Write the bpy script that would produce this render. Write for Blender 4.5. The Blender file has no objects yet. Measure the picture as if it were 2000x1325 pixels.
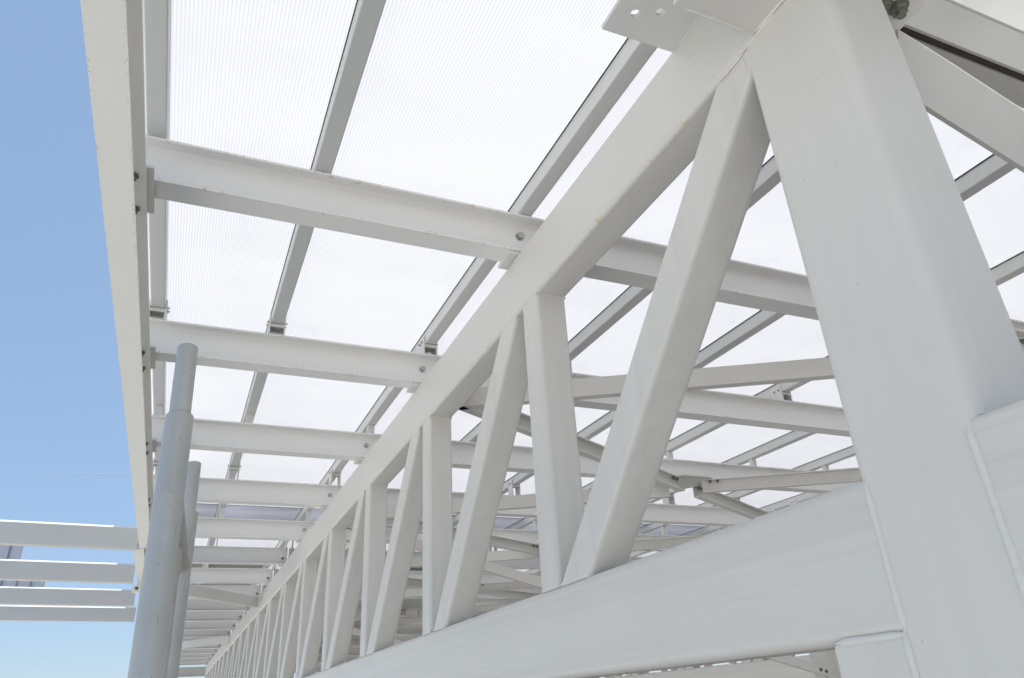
import bpy, bmesh, math, random
from mathutils import Vector, Matrix
random.seed(7)
R = math.radians
H = 6.0                                   # camera height above the ground; frame heights below are relative to the eye
scene = bpy.context.scene
C = scene.collection

# ------------------------------------------------------------------ camera
cam_d = bpy.data.cameras.new("camera"); cam = bpy.data.objects.new("camera", cam_d); C.objects.link(cam)
yaw, pitch, roll = 0.4282, 0.4634, -0.0589
f = Vector((math.sin(yaw)*math.cos(pitch), math.cos(yaw)*math.cos(pitch), math.sin(pitch)))
r0 = Vector((math.cos(yaw), -math.sin(yaw), 0)); u0 = r0.cross(f)
rt = math.cos(roll)*r0 + math.sin(roll)*u0; up = -math.sin(roll)*r0 + math.cos(roll)*u0
M = Matrix((rt, up, -f)).transposed().to_4x4(); M.translation = Vector((0, 0, H)); cam.matrix_world = M
cam_d.sensor_width = 36; cam_d.lens = 1438.1/2000*36; cam_d.clip_start = .02; cam_d.clip_end = 20000
scene.camera = cam

# ------------------------------------------------------------------ sky, sun, exposure
SUN_EL, SUN_AZ = R(62), R(68)             # azimuth from +Y towards +X
w = bpy.data.worlds.new("World"); scene.world = w; w.use_nodes = True
nt = w.node_tree; bg = nt.nodes['Background']
sky = nt.nodes.new('ShaderNodeTexSky'); sky.sky_type = 'NISHITA'; sky.sun_disc = False
sky.sun_elevation = SUN_EL; sky.sun_rotation = SUN_AZ; sky.air_density = 1.0; sky.dust_density = .4; sky.ozone_density = 1.0
mx = nt.nodes.new('ShaderNodeMix'); mx.data_type = 'RGBA'; mx.inputs[0].default_value = .34          # paler, evener summer sky
mx.inputs[6].default_value = (1.68, 2.50, 3.75, 1); nt.links.new(sky.outputs[0], mx.inputs[7]); nt.links.new(mx.outputs[2], bg.inputs[0]); bg.inputs[1].default_value = 0.12
sd = bpy.data.lights.new("sun", 'SUN'); sd.energy = 4.2; sd.angle = R(.5); sd.color = (1, .965, .91)
so = bpy.data.objects.new("sun", sd); C.objects.link(so)
sv = Vector((math.sin(SUN_AZ)*math.cos(SUN_EL), math.cos(SUN_AZ)*math.cos(SUN_EL), math.sin(SUN_EL)))
so.rotation_euler = sv.to_track_quat('Z', 'Y').to_euler(); so.location = (0, 0, 60)
scene.view_settings.view_transform = 'Standard'; scene.view_settings.look = 'None'
scene.view_settings.exposure = 0.66; scene.view_settings.gamma = 1
scene.render.engine = 'CYCLES'
cy = scene.cycles
cy.use_denoising = True; cy.max_bounces = 12; cy.diffuse_bounces = 8; cy.glossy_bounces = 4; cy.transmission_bounces = 8; cy.transparent_max_bounces = 8
cy.sample_clamp_indirect = 6

# ------------------------------------------------------------------ materials
ZT0_, ZB0_ = 1.038, .050
def mat(name):
    m = bpy.data.materials.new(name); m.use_nodes = True
    n = m.node_tree; b = n.nodes['Principled BSDF']; return m, n, b
def N(n, t, **kw):
    x = n.nodes.new(t)
    for k, v in kw.items(): setattr(x, k, v)
    return x
def math_n(n, op, a, b=None):
    x = N(n, 'ShaderNodeMath', operation=op)
    for i, v in enumerate((a, b)):
        if v is None: continue
        if isinstance(v, (int, float)): x.inputs[i].default_value = v
        else: n.links.new(v, x.inputs[i])
    return x.outputs[0]
def ramp(n, src, stops):
    r = N(n, 'ShaderNodeValToRGB'); n.links.new(src, r.inputs[0])
    e = r.color_ramp.elements
    e[0].position, e[1].position = stops[0][0], stops[-1][0]
    e[0].color, e[1].color = stops[0][1], stops[-1][1]
    for p, c in stops[1:-1]:
        k = e.new(p); k.color = c
    return r.outputs[0]
def g4(v): return (v, v, v, 1)
def noise(n, scale, detail=3, vec=None, rough=.55):
    x = N(n, 'ShaderNodeTexNoise'); x.inputs['Scale'].default_value = scale; x.inputs['Detail'].default_value = detail; x.inputs['Roughness'].default_value = rough
    if vec is not None: n.links.new(vec, x.inputs['Vector'])
    return x.outputs[0]
def mixc(n, fac, a, b):
    x = N(n, 'ShaderNodeMix', data_type='RGBA')
    if isinstance(fac, (int, float)): x.inputs[0].default_value = fac
    else: n.links.new(fac, x.inputs[0])
    for i, v in ((6, a), (7, b)):
        if isinstance(v, tuple): x.inputs[i].default_value = v
        else: n.links.new(v, x.inputs[i])
    return x.outputs[2]

def paint(name, base=(.58, .567, .543), rough=.42, rust=(), rust_amt=.5, brush=None, speck=.5, rsc=95, spd=.56, under=None, grime=0):
    """white gloss paint on steel; rust = edges it bleeds from: (axis, position, width)"""
    m, n, b = mat(name)
    tc = N(n, 'ShaderNodeTexCoord'); P = tc.outputs['Object']
    sx = N(n, 'ShaderNodeSeparateXYZ'); n.links.new(P, sx.inputs[0])
    col = mixc(n, noise(n, 3.5, 4, P), tuple(c*.965 for c in base) + (1,), tuple(min(1, c*1.03) for c in base) + (1,))
    # small dirt specks
    sp = N(n, 'ShaderNodeTexVoronoi'); sp.inputs['Scale'].default_value = 26; n.links.new(P, sp.inputs['Vector'])
    spm = ramp(n, sp.outputs['Distance'], [(.0, g4(1)), (.035, g4(1)), (.06, g4(0))])
    spk = math_n(n, 'MULTIPLY', spm, ramp(n, noise(n, 9, 2, P), [(spd, g4(0)), (spd+.08, g4(1))]))
    col = mixc(n, math_n(n, 'MULTIPLY', spk, speck), col, (.42, .40, .37, 1))
    if grime:
        mg = N(n, 'ShaderNodeMapping'); n.links.new(P, mg.inputs[0]); mg.inputs['Scale'].default_value = tuple(x*.35 for x in (brush or (30, 30, 30)))
        gv = ramp(n, noise(n, 1.0, 5, mg.outputs[0], .65), [(.42, g4(0)), (.72, g4(grime))])
        col = mixc(n, gv, col, tuple(c*.80 for c in base) + (1,))
    if under:  # brown bottom face: bare dirty steel, with its shade put into the colour
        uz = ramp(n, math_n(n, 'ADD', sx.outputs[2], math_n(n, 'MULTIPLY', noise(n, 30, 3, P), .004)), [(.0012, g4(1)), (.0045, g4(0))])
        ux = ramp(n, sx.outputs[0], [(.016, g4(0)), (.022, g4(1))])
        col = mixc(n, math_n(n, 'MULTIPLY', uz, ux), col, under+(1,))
    for ent in rust:
        band = None
        for ax, pos, wd in (ent if isinstance(ent[0], tuple) else (ent,)):
            d = math_n(n, 'ABSOLUTE', math_n(n, 'SUBTRACT', sx.outputs['XYZ'.index(ax)], pos))
            q = math_n(n, 'MAXIMUM', math_n(n, 'SUBTRACT', 1, math_n(n, 'DIVIDE', d, wd)), 0)
            band = q if band is None else math_n(n, 'MULTIPLY', band, q)
        nz = noise(n, rsc, 2, P, .7); nz2 = noise(n, 7, 2, P)
        v = math_n(n, 'MULTIPLY', band, ramp(n, math_n(n, 'ADD', math_n(n, 'MULTIPLY', nz, .7), math_n(n, 'MULTIPLY', nz2, .3)), [(.575, g4(0)), (.63, g4(1))]))
        v = ramp(n, v, [(.08, g4(0)), (.3, g4(rust_amt))])
        col = mixc(n, v, col, (.52, .34, .15, 1))
    n.links.new(col, b.inputs['Base Color'])
    rr = N(n, 'ShaderNodeMapRange'); n.links.new(noise(n, 14, 4, P), rr.inputs[0])
    rr.inputs[3].default_value = rough-.07; rr.inputs[4].default_value = rough+.12; n.links.new(rr.outputs[0], b.inputs['Roughness'])
    # orange peel and brush drag
    hgt = math_n(n, 'MULTIPLY', noise(n, 240, 3, P), .35)
    if brush is not None:
        mp = N(n, 'ShaderNodeMapping'); n.links.new(P, mp.inputs[0]); mp.inputs['Scale'].default_value = brush
        hgt = math_n(n, 'ADD', hgt, math_n(n, 'MULTIPLY', noise(n, 1.0, 3, mp.outputs[0], .6), 3.2))
    hgt = math_n(n, 'ADD', hgt, math_n(n, 'MULTIPLY', noise(n, 18, 2, P), 1.6))
    bp = N(n, 'ShaderNodeBump'); bp.inputs['Strength'].default_value = .30; bp.inputs['Distance'].default_value = .0011
    n.links.new(hgt, bp.inputs['Height']); n.links.new(bp.outputs[0], b.inputs['Normal'])
    return m

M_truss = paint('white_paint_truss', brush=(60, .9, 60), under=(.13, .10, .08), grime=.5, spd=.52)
M_tchord = paint('white_paint_top_chord', brush=(60, .9, 60), rust=((('Z', ZT0_-ZB0_+.002, .02), ('X', .010, .016)),), rust_amt=.5)
M_web = paint('white_paint_web_member', brush=(60, 60, 1.2), grime=.4)
M_col = paint('white_paint_column', brush=(30, 30, 1.0), speck=.8, spd=.47, grime=.25)
M_purlin = paint('white_paint_beam', base=(.73, .72, .71), rust=(('Y', .004, .010),), rust_amt=.5)
M_edge = paint('cream_paint_edge', base=(.85, .84, .80), rust=(('X', .001, .0045), (('X', .0655, .0045), ('Z', .0, .02))), rust_amt=.6, rsc=150)
M_brace = paint('white_paint_brace', base=(.60, .585, .56), rust=(), speck=.4)
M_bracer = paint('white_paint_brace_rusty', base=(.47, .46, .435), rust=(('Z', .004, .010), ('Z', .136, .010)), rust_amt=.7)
M_out = paint('white_paint_outdoor', base=(.59, .575, .545), speck=.2)
M_weld = paint('painted_weld', base=(.60, .59, .57), rough=.38)
M_bar = paint('galvanised_bar', base=(.59, .595, .585), rough=.38, speck=.3)
M_brk = paint('bracket_paint', base=(.62, .62, .60), rough=.45)

def simple(name, col, rough=.5, metal=0, nscale=30, var=.15, bump=.0):
    m, n, b = mat(name); tc = N(n, 'ShaderNodeTexCoord')
    c = mixc(n, noise(n, nscale, 4, tc.outputs['Object']), tuple(x*(1-var) for x in col) + (1,), tuple(min(1, x*(1+var)) for x in col) + (1,))
    n.links.new(c, b.inputs['Base Color']); b.inputs['Roughness'].default_value = rough; b.inputs['Metallic'].default_value = metal
    if bump:
        bp = N(n, 'ShaderNodeBump'); bp.inputs['Strength'].default_value = .5; bp.inputs['Distance'].default_value = bump
        n.links.new(noise(n, nscale*2, 4, tc.outputs['Object']), bp.inputs['Height']); n.links.new(bp.outputs[0], b.inputs['Normal'])
    return m
M_bolt = simple('zinc_bolt', (.42, .43, .41), .38, .7, 300, .3)
M_nut = simple('pale_galvanised_nut', (.25, .26, .22), .32, .55, 40, .06)
M_boltd = simple('dark_weathered_bolt', (.19, .18, .16), .5, .5, 300, .4)
M_gasket = simple('black_rubber', (.015, .014, .016), .6)
M_dark = simple('slot_shade_dark', (.06, .05, .045), .7, 0, 40, .4)
M_ground = simple('pale_compacted_ground', (.66, .63, .56), .9, 0, .25, .12, .01)
M_floor = simple('bounce_cut_floor', (.10, .09, .078), .8, 0, .4, .15, .01)
M_rust_gap = simple('rusty_steel', (.16, .12, .09), .7, 0, 60, .5)

def tube_mat():
    m, n, b = mat('worn_galvanised_tube'); tc = N(n, 'ShaderNodeTexCoord'); P = tc.outputs['Object']
    c = mixc(n, noise(n, 9, 5, P), (.33, .335, .33, 1), (.51, .52, .51, 1))
    mp = N(n, 'ShaderNodeMapping'); n.links.new(P, mp.inputs[0]); mp.inputs['Scale'].default_value = (150, 150, 16)
    sc = ramp(n, noise(n, 1, 3, mp.outputs[0]), [(.665, g4(0)), (.70, g4(1))])
    c = mixc(n, math_n(n, 'MULTIPLY', sc, .55), c, (.20, .17, .14, 1))
    n.links.new(c, b.inputs['Base Color']); b.inputs['Roughness'].default_value = .42; b.inputs['Metallic'].default_value = .25
    bp = N(n, 'ShaderNodeBump'); bp.inputs['Strength'].default_value = .5; bp.inputs['Distance'].default_value = .0012
    n.links.new(noise(n, 45, 4, P), bp.inputs['Height']); n.links.new(bp.outputs[0], b.inputs['Normal'])
    return m
M_tube = tube_mat()
M_tube2 = simple('dull_scaffold_tube', (.40, .385, .355), .5, .1, 25, .2, .0006)

def sheet_mat(name, tint, rib_dark, trans=.9, pitch=.0088, cloud=.03):
    m, n, b = mat(name); n.nodes.remove(b); out = n.nodes['Material Output']
    tc = N(n, 'ShaderNodeTexCoord'); P = tc.outputs['Object']
    sx = N(n, 'ShaderNodeSeparateXYZ'); n.links.new(P, sx.inputs[0])
    s = math_n(n, 'SINE', math_n(n, 'MULTIPLY', sx.outputs[0], 2*math.pi/pitch))
    rib = ramp(n, math_n(n, 'ADD', math_n(n, 'MULTIPLY', s, .5), .5), [(.25, g4(0)), (1.0, g4(1))])
    rib = math_n(n, 'MULTIPLY', rib, rib_dark)
    rv = math_n(n, 'SUBTRACT', 1, rib)
    mp = N(n, 'ShaderNodeMapping'); n.links.new(P, mp.inputs[0]); mp.inputs['Scale'].default_value = (.7, 2.2, 1)
    cl = math_n(n, 'SUBTRACT', 1, math_n(n, 'MULTIPLY', noise(n, 1.6, 4, mp.outputs[0]), cloud*2))
    rv = math_n(n, 'MULTIPLY', rv, cl)
    vo = N(n, 'ShaderNodeTexVoronoi'); vo.inputs['Scale'].default_value = 3.1; n.links.new(P, vo.inputs['Vector'])
    spot = math_n(n, 'MULTIPLY', ramp(n, vo.outputs['Distance'], [(.006, g4(1)), (.045, g4(0))]), noise(n, 40, 3, P))
    smd = ramp(n, noise(n, 5.5, 5, P, .65), [(.60, g4(0)), (.74, g4(.035))])
    rv = math_n(n, 'MULTIPLY', rv, math_n(n, 'SUBTRACT', 1, math_n(n, 'ADD', math_n(n, 'MULTIPLY', spot, .3), smd)))
    col = mixc(n, rv, (0, 0, 0, 1), tint + (1,))
    tr = N(n, 'ShaderNodeBsdfTranslucent'); n.links.new(col, tr.inputs[0])
    df = N(n, 'ShaderNodeBsdfDiffuse'); n.links.new(col, df.inputs[0])
    gl = N(n, 'ShaderNodeBsdfGlossy'); gl.inputs['Roughness'].default_value = .25
    m1 = N(n, 'ShaderNodeMixShader'); m1.inputs[0].default_value = trans; n.links.new(df.outputs[0], m1.inputs[1]); n.links.new(tr.outputs[0], m1.inputs[2])
    m2 = N(n, 'ShaderNodeMixShader'); fr = N(n, 'ShaderNodeFresnel'); fr.inputs[0].default_value = 1.25
    n.links.new(fr.outputs[0], m2.inputs[0]); n.links.new(m1.outputs[0], m2.inputs[1]); n.links.new(gl.outputs[0], m2.inputs[2])
    n.links.new(m2.outputs[0], out.inputs[0])
    return m
M_sheet = sheet_mat('opal_ribbed_polycarbonate', (.932, .923, .921), .14)
M_tint = sheet_mat('blue_grey_tinted_sheet', (.80, .81, .855), .05, cloud=.3)
M_deck = simple('solid_grey_roof_sheet', (.30, .29, .285), .6, 0, 6, .08)
M_hilite = simple('beam_top_highlight', (.88, .88, .87), .5, 0, 20, .02)

# ------------------------------------------------------------------ mesh helpers
def finish(name, bm, material, parent=None, loc=None, angle=32):
    bmesh.ops.recalc_face_normals(bm, faces=bm.faces)
    me = bpy.data.meshes.new(name); bm.to_mesh(me); bm.free()
    me.materials.append(material)
    me.polygons.foreach_set('use_smooth', [True]*len(me.polygons)); me.set_sharp_from_angle(angle=R(angle))
    o = bpy.data.objects.new(name, me); C.objects.link(o)
    if angle < 60:
        wn = o.modifiers.new('weighted_normal', 'WEIGHTED_NORMAL'); wn.keep_sharp = True; wn.weight = 50
    if parent is not None: o.parent = parent
    if loc is not None: o.location = loc
    return o
def tag(o, label=None, cat=None, group=None, kind=None):
    if label: o['label'] = label
    if cat: o['category'] = cat
    if group: o['group'] = group
    if kind: o['kind'] = kind
    return o
def thing(name, loc, label, cat, group=None):
    o = bpy.data.objects.new(name, None); C.objects.link(o); o.location = (loc[0], loc[1], loc[2]+H); o.empty_display_size = .2
    return tag(o, label, cat, group)
def copy_thing(root, loc, label, skip=()):
    r = root.copy(); C.objects.link(r); r.location = (loc[0], loc[1], loc[2]+H); r['label'] = label
    for ch in root.children:
        if ch.name.split('.')[0] in skip: continue
        c = ch.copy(); C.objects.link(c); c.parent = r
        for g in ch.children:
            d = g.copy(); C.objects.link(d); d.parent = c
    return r
def loft(bm, loops, caps=True):
    vs = [[bm.verts.new(p) for p in L] for L in loops]
    n = len(vs[0])
    for a, b in zip(vs[:-1], vs[1:]):
        for i in range(n):
            j = (i+1) % n; bm.faces.new((a[i], a[j], b[j], b[i]))
    if caps: bm.faces.new(list(reversed(vs[0]))); bm.faces.new(vs[-1])
def rrect(a0, a1, b0, b1, r, seg=6):
    pts = []
    for cx, cy, st in ((a1-r, b1-r, 0), (a0+r, b1-r, 90), (a0+r, b0+r, 180), (a1-r, b0+r, 270)):
        for i in range(seg+1):
            t = R(st+90*i/seg); pts.append((cx+r*math.cos(t), cy+r*math.sin(t)))
    return pts
def ext_y(bm, prof, y0, y1, cuts=1, fz=lambda y: 0):            # prof in (x,z)
    loft(bm, [[(a, y0+(y1-y0)*k/cuts, b+fz(y0+(y1-y0)*k/cuts)) for a, b in prof] for k in range(cuts+1)])
def ext_x(bm, prof, x0, x1, fz=lambda x: 0):                    # prof in (y,z)
    loft(bm, [[(x, a, b+fz(x)) for a, b in prof] for x in (x0, x1)])
def ext_z(bm, prof, z0, z1, y_at=None):                # prof in (x,y); y_at shifts per end
    s0, s1 = y_at or (0, 0)
    loft(bm, [[(a, b+s0, z0) for a, b in prof], [(a, b+s1, z1) for a, b in prof]])
def box(bm, x0, x1, y0, y1, z0, z1, bev=.0012):
    ret = bmesh.ops.create_cube(bm, size=1)
    vs = ret['verts']
    for v in vs:
        v.co.x = x0 if v.co.x < 0 else x1; v.co.y = y0 if v.co.y < 0 else y1; v.co.z = z0 if v.co.z < 0 else z1
    b = min(bev, .3*min(x1-x0, y1-y0, z1-z0))
    es = list({e for v in vs for e in v.link_edges})
    bmesh.ops.bevel(bm, geom=es, offset=b, segments=2, affect='EDGES', profile=.6)
def quad_plate(bm, pts, z0, z1):
    loft(bm, [[(x, y, z0) for x, y in pts], [(x, y, z1) for x, y in pts]])
def isec(b, h, tw, tf, r, seg=4):               # I profile, origin at bottom-left, (a: width, b: height)
    c = b/2; L = c-tw/2; Rr = c+tw/2; pts = [(0, 0), (b, 0), (b, tf)]
    def fil(cx, cy, a0, a1):
        for i in range(seg+1):
            t = R(a0+(a1-a0)*i/seg); pts.append((cx+r*math.cos(t), cy+r*math.sin(t)))
    fil(Rr+r, tf+r, 270, 180); fil(Rr+r, h-tf-r, 180, 90); pts += [(b, h-tf), (b, h), (0, h), (0, h-tf)]
    fil(L-r, h-tf-r, 90, 0); fil(L-r, tf+r, 0, -90); pts += [(0, tf)]
    return pts
def chan(w, h, tw, tf, r=.006, seg=4):          # channel, web at a=0, open towards +a
    pts = [(0, 0), (w, 0), (w, tf)]
    for i in range(seg+1):
        t = R(270-90*i/seg); pts.append((tw+r+r*math.cos(t), tf+r+r*math.sin(t)))
    for i in range(seg+1):
        t = R(180-90*i/seg); pts.append((tw+r+r*math.cos(t), h-tf-r+r*math.sin(t)))
    pts += [(w, h-tf), (w, h), (0, h)]
    return pts
def frame_from(d, upv=Vector((0, 0, 1))):
    d = d.normalized(); s = d.cross(upv); s.normalize(); u = s.cross(d); return s, u, d
def ext_dir(bm, prof, A, B, flip=1):             # profile (side, up) swept from A to B, level section
    A, B = Vector(A), Vector(B); s, u, d = frame_from(B-A)
    loft(bm, [[A+s*a*flip+u*b for a, b in prof], [B+s*a*flip+u*b for a, b in prof]])
def cyl(bm, A, B, r, seg=24, cap=True, r2=None):
    A, B = Vector(A), Vector(B); d = (B-A).normalized(); t = Vector((0, 0, 1)) if abs(d.z) < .9 else Vector((1, 0, 0))
    s = d.cross(t).normalized(); u = s.cross(d)
    def ring(P, rr): return [P+s*rr*math.cos(2*math.pi*i/seg)+u*rr*math.sin(2*math.pi*i/seg) for i in range(seg)]
    loft(bm, [ring(A, r), ring(B, r if r2 is None else r2)], cap)
def bolt(bm, P, d, r=.011, h=.009, stub=.006, washer=True):
    P, d = Vector(P), Vector(d).normalized()
    if washer: cyl(bm, P-d*.001, P+d*.002, r*1.25, 20)
    cyl(bm, P, P+d*h, r, 6, r2=r*.97); 
    if stub: cyl(bm, P+d*h*.8, P+d*(h+stub), r*.55, 14)
def bead(bm, pts, r=.004, seg=9, step=.0035):
    """uneven weld bead along a polyline"""
    P = [Vector(p) for p in pts]; path = []
    for a, b in zip(P[:-1], P[1:]):
        n = max(1, int((b-a).length/step))
        path += [a+(b-a)*i/n for i in range(n)]
    path.append(P[-1]); loops = []; ph = random.uniform(0, 6); r *= .72; nn = len(path)
    for i, p in enumerate(path):
        d = (path[min(i+1, len(path)-1)]-path[max(i-1, 0)]).normalized()
        t = Vector((0, 0, 1)) if abs(d.z) < .8 else Vector((0, 1, 0))
        s = d.cross(t).normalized(); u = s.cross(d); rr = r*min(1, .2+.15*min(i, nn-1-i))*(.86+.05*math.sin(i*1.7+ph)+.07*math.sin(i*.13+ph)+random.uniform(-.03, .03)); o = Vector((0, 0, 0))
        loops.append([p+o+s*rr*math.cos(2*math.pi*k/seg)+u*rr*math.sin(2*math.pi*k/seg) for k in range(seg)])
    loft(bm, loops)
ORD = ['first', 'second', 'third', 'fourth', 'fifth', 'sixth', 'seventh', 'eighth', 'ninth', 'tenth', 'eleventh', 'twelfth', 'thirteenth',
       'fourteenth', 'fifteenth', 'sixteenth', 'seventeenth', 'eighteenth', 'nineteenth', 'twentieth']

# ------------------------------------------------------------------ frame data (metres, heights from the eye)
XT, WT = .811, .098                       # near truss: left face, chord width
ZT0, ZT1 = 1.038, 1.229                   # top chord
ZB0, ZB1 = .050, .2485                    # bottom chord
Y0 = .7023                                # far face of the column
ZP = 1.2413; PH = .137; PB = .077         # roof beams
P1, PP = 1.6988, 1.0483
NB = 19
def zbar(y): return 1.385+.0155*y

g = bpy.data.meshes.new('ground')
bm = bmesh.new(); s = 600
vv = [bm.verts.new(p) for p in ((-s, -s, 0), (s, -s, 0), (s, s, 0), (-s, s, 0))]; bm.faces.new(vv)
tag(finish('ground', bm, M_ground), 'pale compacted bare ground far below the steel roof', kind='structure')

bm = bmesh.new(); vv = [bm.verts.new(p) for p in ((.6, -16, .004), (40, -16, .004), (40, 60, .004), (.6, 60, .004))]; bm.faces.new(vv)  # unseen floor, added dark to dim the steel inside the roof
tag(finish('floor', bm, M_floor), 'unseen dark floor added to cut bounced light under the translucent roof', kind='structure')

# ------------------------------------------------------------------ truss
def build_truss(label):
    t = thing('roof_truss', (XT, 0, ZB0), label, 'roof truss', 'parallel lattice trusses carrying the roof')
    dz = -ZB0; yend = Y0+NB+.1
    bm = bmesh.new(); ext_y(bm, rrect(0, WT, ZT0+dz, ZT1+dz, .013), -1.6, yend, 8); finish('top_chord', bm, M_tchord, t)
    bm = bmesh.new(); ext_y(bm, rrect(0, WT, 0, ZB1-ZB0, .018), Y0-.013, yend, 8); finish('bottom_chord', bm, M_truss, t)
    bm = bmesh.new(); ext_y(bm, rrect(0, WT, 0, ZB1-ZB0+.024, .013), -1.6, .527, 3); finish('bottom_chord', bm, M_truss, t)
    e = .003
    post = None; dg = None
    for k in range(1, NB+1):
        if post is None:
            bm = bmesh.new(); ext_z(bm, rrect(e, WT-e, -.1, 0, .011), ZB1+dz-.004, ZT0+dz+.004); post = finish('post', bm, M_web, t, (0, Y0+k, 0))
        else:
            c = post.copy(); C.objects.link(c); c.parent = t; c.location = (0, Y0+k, 0)
    for k in range(NB):
        z0, z1 = ZB1+dz-.004, ZT0+dz+.004
        if k == 0:
            bm = bmesh.new(); ext_z(bm, rrect(e, WT-e, -.144, 0, .013), z0, z1, (1.602, .780)); finish('diagonal', bm, M_web, t)
        elif dg is None:
            bm = bmesh.new(); ext_z(bm, rrect(e, WT-e, -.128, 0, .012), z0, z1, (.873, .165)); dg = finish('diagonal', bm, M_web, t, (0, Y0+k, 0))
        else:
            c = dg.copy(); C.objects.link(c); c.parent = t; c.location = (0, Y0+k, 0)
    return t
T1 = build_truss('near white lattice truss running the length of the picture from column top to lower left')
# welds on the near truss only
def weld_ring(parent, x0, x1, y0, y1, z, r=.0042):
    bm = bmesh.new(); bead(bm, [(x0, y1, z), (x0, y0, z), (x1, y0, z), (x1, y1, z), (x0, y1, z)], r); return finish('weld_bead', bm, M_weld, parent, angle=80)
zt, zb = ZT0-ZB0, ZB1-ZB0
for k in range(1, 7):
    y = Y0+k
    weld_ring(T1, .004, WT-.004, y-.1, y, zt-.001); weld_ring(T1, .004, WT-.004, y-.1, y, zb+.001)
for k in range(0, 6):
    y = Y0+k
    if k == 0: a, b_ = .780-.144, 1.602-.144; aa, bb = .780, 1.602
    else: a, b_ = y+.165-.128, y+.873-.128; aa, bb = y+.165, y+.873
    if k: weld_ring(T1, .004, WT-.004, a, aa, zt-.001)
    weld_ring(T1, .004, WT-.004, b_, bb, zb+.001)
bm = bmesh.new()
bead(bm, [(.001, Y0-.004, zt-.002), (.001, Y0+.07, zt-.004)], .006); bead(bm, [(.004, Y0+.002, zt-.05), (.004, Y0+.002, zt-.004)], .005)
bead(bm, [(.0, Y0, zt), (.0, Y0-.09, zt+.004)], .0055); finish('weld_bead', bm, M_weld, T1, angle=80)
copy_thing(T1, (4.64, 0, ZB0), 'second lattice truss standing behind the roof bracing to the right of the near truss', skip=('weld_bead',))
copy_thing(T1, (8.43, 0, ZB0), 'farthest lattice truss, glimpsed through the gaps between the near truss posts', skip=('weld_bead',))

# ------------------------------------------------------------------ column with its haunch and weld seams
CX1, CY0, CY1 = .962, .514, Y0
col = thing('steel_column', (XT, CY0, -H), 'thick white square steel column at right where the near truss chords meet', 'column')
hz = H
bm = bmesh.new(); ext_z(bm, rrect(0, CX1-XT, 0, CY1-CY0, .021, 8), 0, hz+1.046); finish('shaft', bm, M_col, col)
bm = bmesh.new(); box(bm, -.16, .32, -.16, .36, .0, .02); finish('base_plate', bm, M_col, col)
bm = bmesh.new(); y = CY1-CY0
bead(bm, [(.0018, y-.0145, hz+.056), (.0018, y-.0145, hz+.244)], .0088)
bead(bm, [(.0018, y-.012, hz+.062), (.0018, y-.012, hz-.9)], .0088)
bead(bm, [(.0, y, hz+.25), (.09, y, hz+.252)], .005)
finish('weld_bead', bm, M_weld, col, angle=80)
bm = bmesh.new()
bead(bm, [(.004, .013, hz+.270), (.0018, .0145, hz+.258), (.0018, .0145, hz+.05)], .0092); bead(bm, [(.005, -.001, hz+.273), (.1, -.001, hz+.274)], .007)
finish('weld_bead', bm, M_weld, col, angle=80)
bm = bmesh.new(); box(bm, -.001, .10, y-.010, y+.104, hz-1.2, hz+.052, .006); finish('haunch', bm, M_col, col)
bm = bmesh.new(); bead(bm, [(.002, y-.016, hz+.054), (.003, y+.102, hz+.053)], .0095); finish('weld_bead', bm, M_weld, col, angle=80)

# plates welded round the head of the column
def plate_with_holes(bm, x0, x1, y0, y1, z0, z1, holes, r):
    """rectangular plate with real round drilled holes"""
    es = []
    def loop(pts):
        vs = [bm.verts.new((x, y, z0)) for x, y in pts]
        for i in range(len(vs)): es.append(bm.edges.new((vs[i], vs[(i+1) % len(vs)])))
    loop([(x0, y0), (x1, y0), (x1, y1), (x0, y1)])
    for hx, hy in holes: loop([(hx+r*math.cos(2*math.pi*i/28), hy+r*math.sin(2*math.pi*i/28)) for i in range(28)])
    fs = [f_ for f_ in bmesh.ops.triangle_fill(bm, use_beauty=True, use_dissolve=False, edges=es)['geom'] if isinstance(f_, bmesh.types.BMFace)]
    fs = [f_ for f_ in fs if not any((f_.calc_center_median().x-hx)**2+(f_.calc_center_median().y-hy)**2 < r*r*.9 for hx, hy in holes)] 
    ex = bmesh.ops.extrude_face_region(bm, geom=fs)['geom']
    bmesh.ops.translate(bm, verts=[v for v in ex if isinstance(v, bmesh.types.BMVert)], vec=(0, 0, z1-z0))
    inner = [f_ for f_ in bm.faces if all(v.co.z < z0+1e-6 for v in f_.verts) and any((f_.calc_center_median().x-hx)**2+(f_.calc_center_median().y-hy)**2 < r*r*.9 for hx, hy in holes)]
    if inner: bmesh.ops.delete(bm, geom=inner, context='FACES_ONLY')
gp = thing('gusset_plate', (.637, .534, 1.214), 'flat grey gusset plate with two open bolt holes, left of the column head', 'gusset plate')
bm = bmesh.new(); plate_with_holes(bm, 0, XT-.637-.001, 0, .336, 0, .010, [(.044, .280), (.090, .260), (.044, .12), (.090, .10)], .0095); finish('plate', bm, M_brk, gp)
bm = bmesh.new(); bead(bm, [(XT-.637-.001, .335, .002), (XT-.637-.001, .1, .002)], .006); finish('weld_bead', bm, M_weld, gp, angle=80)
st = thing('stub_bracket', (.640, .40, 1.045), 'short white bracket with thick lower plate projecting left from the column head', 'bracket')
bm = bmesh.new(); plate_with_holes(bm, 0, XT-.640-.001, 0, .264, 0, .011, [(.024, .232)], .009); finish('lower_plate', bm, M_brace, st)
bm = bmesh.new(); box(bm, .03, XT-.640-.001, .11, .122, .011, .186); finish('web_plate', bm, M_brace, st)
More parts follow.
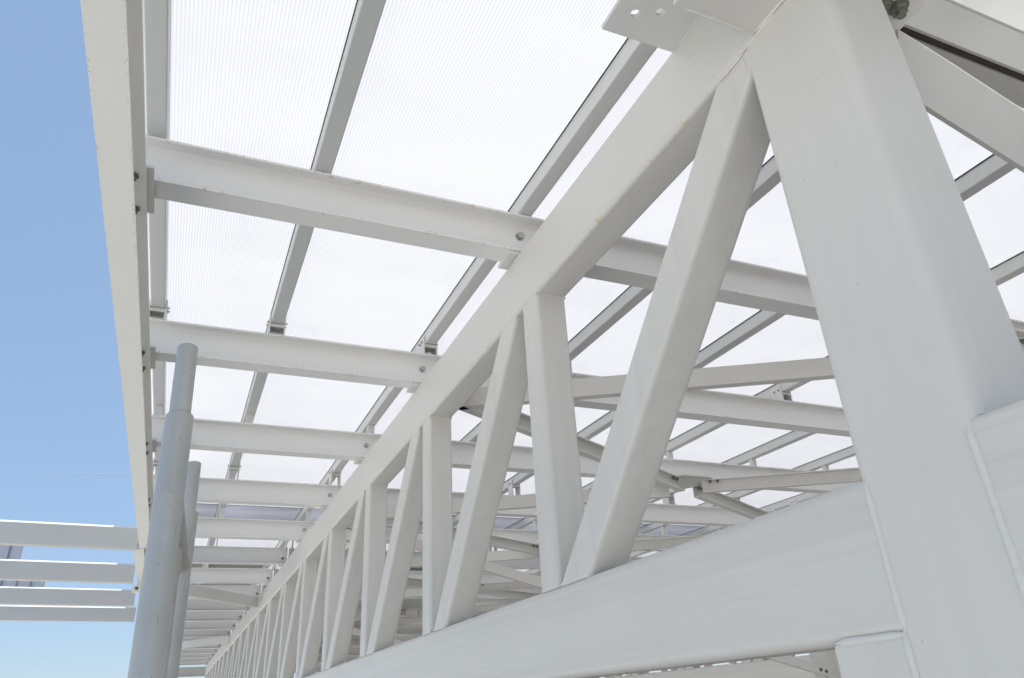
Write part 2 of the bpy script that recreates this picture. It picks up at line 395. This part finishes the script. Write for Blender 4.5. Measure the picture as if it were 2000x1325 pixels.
bm = bmesh.new(); bead(bm, [(.015, .262, .0), (.165, .264, .0)], .0045); bead(bm, [(.168, .262, .0), (.170, .05, .0)], .0055); bead(bm, [(.0, .262, .002), (-.001, .21, .002)], .004); finish('weld_bead', bm, M_weld, st, angle=80)

# cross frame joined to the right face of the column
hg = thing('gusset_plate', (.955, .50, 1.090), 'level white gusset plate with big nuts beneath, right of the column head', 'gusset plate')
bm = bmesh.new(); quad_plate(bm, [(0, -.30), (.130, -.30), (.139, .019), (.144, .092), (.12, .104), (0, .104)], 0, .0095); finish('plate', bm, M_edge, hg)
for (x, y) in ((.097, .050), (.055, .046)):
    bm = bmesh.new(); bolt(bm, (x, y, 0), (0, 0, -1), .0150, .014, .010); finish('bolt', bm, M_nut, hg)
st2 = thing('cross_strut', (1.0, .578, 1.100), 'level white double strut leaving the column head to the upper right', 'strut')
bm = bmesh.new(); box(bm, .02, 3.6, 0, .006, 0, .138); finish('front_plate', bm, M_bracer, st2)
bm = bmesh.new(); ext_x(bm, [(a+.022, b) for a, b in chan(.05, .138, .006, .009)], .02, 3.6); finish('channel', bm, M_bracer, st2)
bm = bmesh.new(); box(bm, .02, 3.58, .0065, .0215, .006, .130); finish('slot_shade', bm, M_dark, st2)  # dark filler stands in for the shade inside the open slot
fp = thing('fascia_plate', (1.0, .575, 1.2435), 'pale cream plate above the level strut in the top right corner', 'fascia')
bm = bmesh.new(); box(bm, .0, 3.6, 0, .008, 0, .143); finish('plate', bm, M_edge, fp)
db = thing('cross_brace', (.98, .586, 1.09), 'wide white flat brace dropping from the column head to the right edge', 'brace')
A = Vector((.05, .0, -.175)); B = A+Vector((3.6, 0, -3.6*.355))
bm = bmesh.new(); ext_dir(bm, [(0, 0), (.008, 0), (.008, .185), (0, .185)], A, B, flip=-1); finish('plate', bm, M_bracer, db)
bm = bmesh.new(); s_, u_, d_ = frame_from(B-A); bead(bm, [A+u_*.184-s_*.0003, B*.35+A*.65+u_*.184-s_*.0003], .0042, step=.02); finish('edge_catchlight', bm, M_edge, db, angle=80)  # added pale bead, stands for the catch-light on the plate edge

# ------------------------------------------------------------------ roof beams crossing the truss
def build_beam(split):
    t = thing('roof_beam', (-.27, P1, ZP), 'x', 'roof beam', 'parallel white roof beams lying across the trusses')
    segs = ((0.002, 1.112), (1.148, 9.6)) if split else ((0.0, 9.6),)
    for a, b in segs:
        bm = bmesh.new(); ext_x(bm, isec(PB, PH, .0047, .0069, .007), a, b); finish('beam', bm, M_purlin, t)
    if split:
        for x in (1.112, 1.140):
            bm = bmesh.new(); box(bm, x, x+.008, -.006, PB+.006, -.004, PH+.006); finish('end_plate', bm, M_brace, t)
        bm = bmesh.new(); bolt(bm, (1.085, PB/2-.003, .052), (0, -1, 0), .010, .008); finish('bolt', bm, M_boltd, t)
    else:
        bm = bmesh.new(); bolt(bm, (1.109, PB/2-.0024, .078), (0, -1, 0), .0115, .0135, 0); finish('bolt', bm, M_bolt, t)
    bm = bmesh.new(); box(bm, .012, .078, -.060, .137, -.010, -.0004); finish('seat_plate', bm, M_brk, t)
    bm = bmesh.new(); box(bm, 1.056, 1.2, .006, .098, -.0118, -.0004); finish('seat_plate', bm, M_brk, t)
    for yy in (-.034, .108):
        bm = bmesh.new(); bolt(bm, (.036, yy, -.0165), (0, 0, -1), .011, .010, .010); finish('bolt', bm, M_boltd, t)
    return t
b0 = build_beam(False); b0['label'] = 'first white roof beam from the camera, widest one crossing the picture'
def beam_label(k):
    if k == 0: return 'white roof beam just visible past the column head at the top right corner'
    return ORD[k-1]+' white roof beam counted from the camera, lying across the near truss'
copy_thing(b0, (-.27, P1-PP, ZP), 'white roof beam nearest the camera, only glimpsed at the top right corner')
for k in range(1, 5): copy_thing(b0, (-.27, P1+PP*k, ZP), beam_label(k+1))
b5 = build_beam(True); b5.location.y = P1+PP*5; b5['label'] = beam_label(6)
for k in range(6, 18): copy_thing(b5, (-.27, P1+PP*k, ZP), beam_label(k+1))

# ------------------------------------------------------------------ edge beam at the left
eb = thing('edge_beam', (-.2745, -1.5, 1.069), 'long cream steel channel edging the roof against the sky', 'edge beam', 'steel channels along the roof edge')
bm = bmesh.new(); ext_y(bm, chan(.066, .162, .007, .0095), 0, 7.0, 6); finish('channel', bm, M_edge, eb)
eb2 = thing('edge_beam', (-.3145, 5.56, 1.069), 'short far length of cream edge channel behind the outdoor beams', 'edge beam', 'steel channels along the roof edge')
bm = bmesh.new(); ext_y(bm, chan(.066, .162, .007, .0095), 0, 1.55, 2); finish('channel', bm, M_edge, eb2)
bm = bmesh.new(); box(bm, -.035, .03, 1.46, 1.53, -.06, -.001); finish('end_bracket', bm, M_edge, eb2)
bm = bmesh.new(); bolt(bm, (-.004, 1.46, -.03), (0, -1, 0), .011, .01); finish('bolt', bm, M_boltd, eb2)

# outdoor beams running off to the left
for i, (yb, xr, zb_) in enumerate(((5.5, -.290, 1.0645), (6.69, -.338, 1.035), (7.97, -.362, 1.026), (9.18, -.388, 1.024))):
    lab = ('nearest and tallest outdoor beam', 'second outdoor beam down', 'third outdoor beam down', 'lowest and farthest outdoor beam')[i]+' against the sky at lower left'
    t = thing('outdoor_beam', (xr, yb, zb_), lab, 'beam', 'beams running off to the left outside the roof')
    sl = lambda x: -.02*x
    bm = bmesh.new(); ext_x(bm, chan(.075, .130, .006, .009), -5.2, 0, sl); finish('channel', bm, M_out, t)
    bm = bmesh.new(); ext_x(bm, [(-.003, .1305), (.077, .1305), (.077, .1435), (.009, .1435)], -5.2, -.002, sl); finish('highlight_strip', bm, M_hilite, t)  # added white wedge, stands for the bright halo along the beam top

# grey slabs of a neighbouring roof far behind the outdoor beams
M_far = simple('far_grey_panel', (.47, .48, .53), .6, 0, 3, .06)
for lab, x1, z0, z1, sx_ in (('upper grey panel with one seam behind the outdoor beams at left edge', -3.36, 3.40, 4.05, (.26,)),
                        ('lower longer grey panel with three seams behind the outdoor beams at left edge', -2.78, 2.80, 3.16, (.28, .55, .84))):
    t = thing('far_panel', (x1, 20, z0), lab, 'panel')
    wdt = 3.0 if x1 < -3 else 1.16
    bm = bmesh.new(); box(bm, -wdt, 0, 0, .05, 0, z1-z0, .01); finish('panel', bm, M_far, t)
    for s_ in sx_:
        bm = bmesh.new(); box(bm, -s_-.012, -s_+.012, -.03, -.001, .01, z1-z0-.02, .002); finish('seam_batten', bm, simple('seam', (.22, .22, .26)), t)

# ------------------------------------------------------------------ glazing bars, brackets, sheets
RX = [-.188, .25, .89, 1.545, 2.20, 2.865, 3.55, 4.21, 4.88, 5.54, 6.21, 6.88, 7.55, 8.22, 8.89]
BW, BHT = .050, .055
def bracket_mesh(y):
    bm = bmesh.new(); zb_ = zbar(y); b0_ = ZP+PH; yc = y; hh = .040
    y0, y1 = yc-hh, yc+hh
    zl = -zbar(0)                      # local zero is the bar underside at y=0
    for xa, xb in ((-.0066, -.0006), (BW+.0006, BW+.0066)):
        box(bm, xa, xb, y0, y1, b0_+zl+.0005, zb_+zl+.034)
    box(bm, -.0006, BW+.0006, y0, y0+.006, zb_+zl-.018, zb_+zl-.004)
    box(bm, -.0006, BW+.0006, y0+.006, y1, zb_+zl-.006, zb_+zl-.0008)
    if y < 4: box(bm, -.0006, BW+.0006, y1-.006, y1, b0_+zl+.0005, zb_+zl-.012)
    return bm
names_bar = ['outermost galvanised glazing bar beside the edge beam at left', 'galvanised glazing bar down the middle of the left roof strip', 'galvanised glazing bar hugging the left side of the near truss']
bar0 = None
for i, xr in enumerate(RX):
    lab = names_bar[i] if i < 3 else ORD[i-3]+' galvanised glazing bar to the right of the near truss'
    loc = (xr-BW, 0, zbar(0))
    if bar0 is None:
        t = bar0 = thing('glazing_bar', loc, lab, 'glazing bar', 'glazing bars under the translucent roof sheets')
        bm = bmesh.new(); ext_y(bm, rrect(0, BW, 0, BHT, .004, 3), -1.4, 20.3, 1, lambda y: .0155*y); finish('bar', bm, M_bar, t)
        bm = bmesh.new(); ext_y(bm, [(-.0035, BHT-.0025), (-.0005, BHT-.0025), (-.0005, BHT+.0012), (-.0035, BHT+.0012)], -1.4, 20.3, 1, lambda y: .0155*y); finish('gasket', bm, M_gasket, t)
        for k in range(-1, 18):
            y = P1+PP*k+PB/2
            if k % 2 == 1:
                br = finish('bracket', bracket_mesh(y), M_brk, t)
                if k < 6:
                    for sx_, d in ((-.0066, -1), (BW+.0066, 1)):
                        for dy in (-.018, .012):
                            bm = bmesh.new(); bolt(bm, (sx_, y+dy, zbar(y)-zbar(0)+.012), (d, 0, 0), .005, .005, .004); finish('bolt', bm, M_bolt, br)
            else:
                bm = bmesh.new(); box(bm, .008, BW-.008, y+.0, y+.034, ZP+PH-zbar(0)+.0005, zbar(y)-zbar(0)-.0005); finish('packer', bm, M_brk, t)
    else:
        copy_thing(bar0, loc, lab)

def sheet(x0, x1, y0, y1, m, label, group, stripnoise=0):
    t = bpy.data.objects.new('x', None)
    bm = bmesh.new(); xm, ym = (x0+x1)/2, (y0+y1)/2
    z0 = BHT+.002; th = .012; n = 6
    ys = [y0+(y1-y0)*i/n for i in range(n+1)]
    loft(bm, [[(x0-xm, y-ym, z0+.0155*(y-ym)), (x1-xm, y-ym, z0+.0155*(y-ym)), (x1-xm, y-ym, z0+th+.0155*(y-ym)), (x0-xm, y-ym, z0+th+.0155*(y-ym))] for y in ys])
    o = finish('roof_sheet', bm, m); o.location = (xm, ym, zbar(ym)+H)
    bpy.data.objects.remove(t)
    tag(o, label, 'roof sheet', group); return o
colname = ['between the edge beam and the middle glazing bar', 'between the middle glazing bar and the near truss']
edges = [-.285] + [x-BW/2 for x in RX[1:]] + [9.6]
for i, (a, b) in enumerate(zip(edges[:-1], edges[1:])):
    a2, b2 = a+.002, b-.002
    where = colname[i] if i < 2 else ORD[i-2]+' strip to the right of the near truss'
    sheet(a2, b2, -1.35, 6.12, M_sheet, 'near white translucent ribbed roof sheet, '+where, 'white ribbed roof sheets')
    sheet(a2, b2, 6.15, 7.30, M_tint, 'blue grey tinted roof sheet, '+where, 'blue grey roof sheets')
    sheet(a2, b2, 7.33, 8.55, M_sheet, 'middle white translucent roof sheet, '+where, 'white ribbed roof sheets')
    if i % 4 == 2: sheet(a2, b2, 8.58, 20.2, M_sheet, 'far translucent rooflight strip, '+where, 'white ribbed roof sheets')
    else: sheet(a2, b2, 8.58, 20.2, M_deck, 'far solid grey roof sheet, '+where, 'solid roof sheets far away')

# ------------------------------------------------------------------ plan bracing under the roof
def brace(A, B, label, open_to, h=.078, wd=.040, name='roof_brace', bolts=True, m=None):
    A, B = Vector(A), Vector(B); d = (B-A).normalized(); t = thing(name, tuple(A), label, 'brace', 'bracing members under the roof')
    bm = bmesh.new(); ext_dir(bm, [(a, b_-h/2) for a, b_ in chan(wd, h, .005, .006, .004)], (0, 0, 0), tuple(B-A), flip=open_to); finish('channel', bm, m or M_brace, t)
    if bolts:
        s = d.cross(Vector((0, 0, 1))).normalized(); L = (B-A).length
        for base in (.05, L-.05):
            for k in (0, .045):
                x = base+k*(1 if base < 1 else -1)
                p = d*x+(Vector((0, 0, h/2-.006))+s*open_to*wd*.55)
                bm = bmesh.new(); bolt(bm, p, (0, 0, -1), .010, .009, .008); finish('bolt', bm, M_boltd, t)
    return t
def gplate(P, label, sx_=.20, sy=.13, name='gusset_plate'):
    t = thing(name, P, label, 'gusset plate', 'level gusset plates of the roof bracing')
    bm = bmesh.new(); quad_plate(bm, [(-sx_, -sy*.45), (-sx_*.45, -sy), (sx_*.45, -sy), (sx_, -sy*.45), (sx_, sy*.45), (sx_*.45, sy), (-sx_*.45, sy), (-sx_, sy*.45)], 0, .010)
    finish('plate', bm, M_brace, t); return t
ZBR = 1.142
nodes = [.65, 2.65, 4.65, 6.65, 8.65, 10.65, 12.65, 14.65, 16.65, 18.65]
bays = 'ABCDEFGHI'
for j in range(0, len(nodes)-1):
    yc = (nodes[j]+nodes[j+1])/2
    for bay, (xa, xb) in enumerate(((.92, 4.63), (4.75, 8.42))):
        xc = (xa+xb)/2
        bn = 'first' if bay == 0 else 'second'
        where = '%s bay from the camera, %s truss span' % (ORD[j], bn)
        g_ = gplate((xc, yc, ZBR+.041), 'level gusset plate where braces meet in the %s' % where)
        for q, (px, py, nm) in enumerate(((xa, nodes[j], 'near left'), (xa, nodes[j+1], 'far left'), (xb, nodes[j], 'near right'), (xb, nodes[j+1], 'far right'))):
            P = Vector((px, py, ZBR)); Cc = Vector((xc, yc, ZBR)); d = (Cc-P).normalized()
            # open side faces the camera for the members that show their flanges
            o_ = 1 if q in (0, 3) else -1
            if q == 1: o_ = -1
            op = {0: 1, 1: -1, 2: -1, 3: -1}[q]
            off = Vector((0, 0, 0))
            brace(P+d*.03, Cc-d*.10, '%s roof brace of the %s' % (nm, where), op)
    gplate((.955, nodes[j+1], ZBR+.041), '%s small gusset plate on the right side of the near truss top chord' % ORD[j], .045, .09)
# two braces left of the truss
brace((.80, 8.62, ZBR), (-.23, 7.43, ZBR), 'dark diagonal brace left of the near truss, ending at a bolted joint', 1, .10, .05)
brace((.80, 12.66, ZBR), (-.23, 13.8, ZBR), 'far small diagonal brace left of the near truss near the vanishing point', 1, .10, .05)
# falling braces of the cross frames
for i, y in enumerate((4.62, 8.62, 12.62, 16.62)):
    for xs, sp in ((.91, 'first'), (4.74, 'second')):
        t = brace((xs, y, 1.085), (xs+3.66, y, .105), '%s flat falling brace from the camera, across the %s span' % (ORD[i], sp), -1, .062, .035, 'cross_brace', False)
        bm = bmesh.new(); box(bm, 3.50, 3.72, .012, .020, -1.05, -.80); finish('end_plate', bm, M_brace, t)
        for k in (3.56, 3.61):
            bm = bmesh.new(); bolt(bm, (k, -.001, .0-k*.2678), (0, -1, 0), .010, .009); finish('bolt', bm, M_boltd, t)
# far end of the hall
t = thing('end_beam', (-.27, 19.86, ZT0-.02), 'grey end beam closing the roof at the far vanishing point', 'beam')
bm = bmesh.new(); ext_x(bm, isec(.12, .20, .008, .011, .01), 0, 9.9); finish('beam', bm, M_brace, t)

# ------------------------------------------------------------------ scaffold frame at lower left
def at(rx, rz, y): return Vector((rx*y, y, rz*y))
A = at(-.0212, .0513, 1.325); B = at(-.0285, .3638, 1.405); Cp = at(-.0318, .4635, 1.431)
d1 = (B-A).normalized()
sc = thing('scaffold_frame', (A.x, A.y, -H), 'grey galvanised scaffold frame with two upright tubes at lower left', 'scaffold')
off = Vector((-A.x, -A.y, H))
base1 = A-d1*((A.z+H)/d1.z)
def tube_part(name, P, Q, r, seg=32, parent=sc, m=M_tube):
    bm = bmesh.new(); cyl(bm, P+off, Q+off, r, seg); bmesh.ops.bevel(bm, geom=[e for e in bm.edges if len(e.link_faces) == 2 and any(len(f_.verts) > 4 for f_ in e.link_faces)], offset=.0012, segments=2, affect='EDGES')
    return finish(name, bm, m, parent)
up1 = tube_part('upright_tube', base1, B, .0242)
tube_part('spigot', B-d1*.05, Cp, .0188)
bm = bmesh.new(); cyl(bm, B+off, B+off+d1*.0012, .0222, 32); finish('joint_gap', bm, M_rust_gap, sc)
for z_, a_ in ((.357, -80), (.297, -95)):
    bm = bmesh.new(); P = A+d1*((z_-A.z)/d1.z); dv = Vector((math.cos(R(a_)), math.sin(R(a_)), 0)); cyl(bm, P+off+dv*.020, P+off+dv*.0262, .0030, 12)
    finish('lock_pin', bm, M_bolt, sc)
A2 = at(.0011, .0505, 2.08); B2 = at(-.0014, .2392, 2.10); C2 = at(-.0025, .3026, 2.11); d2 = (B2-A2).normalized()
base2 = A2-d2*((A2.z+H)/d2.z)
tube_part('upright_tube', base2, B2, .0242); tube_part('spigot', B2-d2*.05, C2, .0175)
for z_ in (.366, -.62, -1.6):
    P = A+d1*((z_-A.z)/d1.z); Q = A2+d2*((z_-A2.z)/d2.z)
    dd = (Q-P).normalized(); tube_part('transom_tube', P+dd*.02, Q-dd*.018, .0200, m=M_tube2)
# inner tube of the frame and its tie
Pm = A+(A2-A)*.52; dm = ((d1+d2)/2).normalized()
I0 = Pm+dm*((.340-Pm.z)/dm.z); I1 = Pm-dm*((Pm.z+1.6)/dm.z)
tube_part('inner_tube', I1, I0, .0135, 20, m=M_tube2)
bm = bmesh.new()
for z_ in (.366,):
    Q = A2+d2*((z_-A2.z)/d2.z); P = A+d1*((z_-A.z)/d1.z); dd = (Q-P).normalized()
    c0 = Q-dd*.026+off
    ring = [c0+Vector((math.cos(t_*math.pi/8)*.0215, 0, math.sin(t_*math.pi/8)*.0215)) for t_ in range(17)]
    bead(bm, ring, .0035)
finish('weld_bead', bm, M_tube, sc, angle=80)

# ------------------------------------------------------------------ thin vapour trail high in the sky
mt, n, b = mat('vapour'); b.inputs['Base Color'].default_value = (.9, .92, .95, 1); b.inputs['Roughness'].default_value = 1; b.inputs['Alpha'].default_value = .16
bm = bmesh.new()
P, Q = Vector((-.1956, 1.1438, .3173))*4500, Vector((-.0805, 1.0953, .3101))*4500
cyl(bm, P, Q, 4.5, 10, r2=9); tag(finish('vapour_trail', bm, mt), 'thin faint white vapour trail low in the blue sky', 'vapour trail')
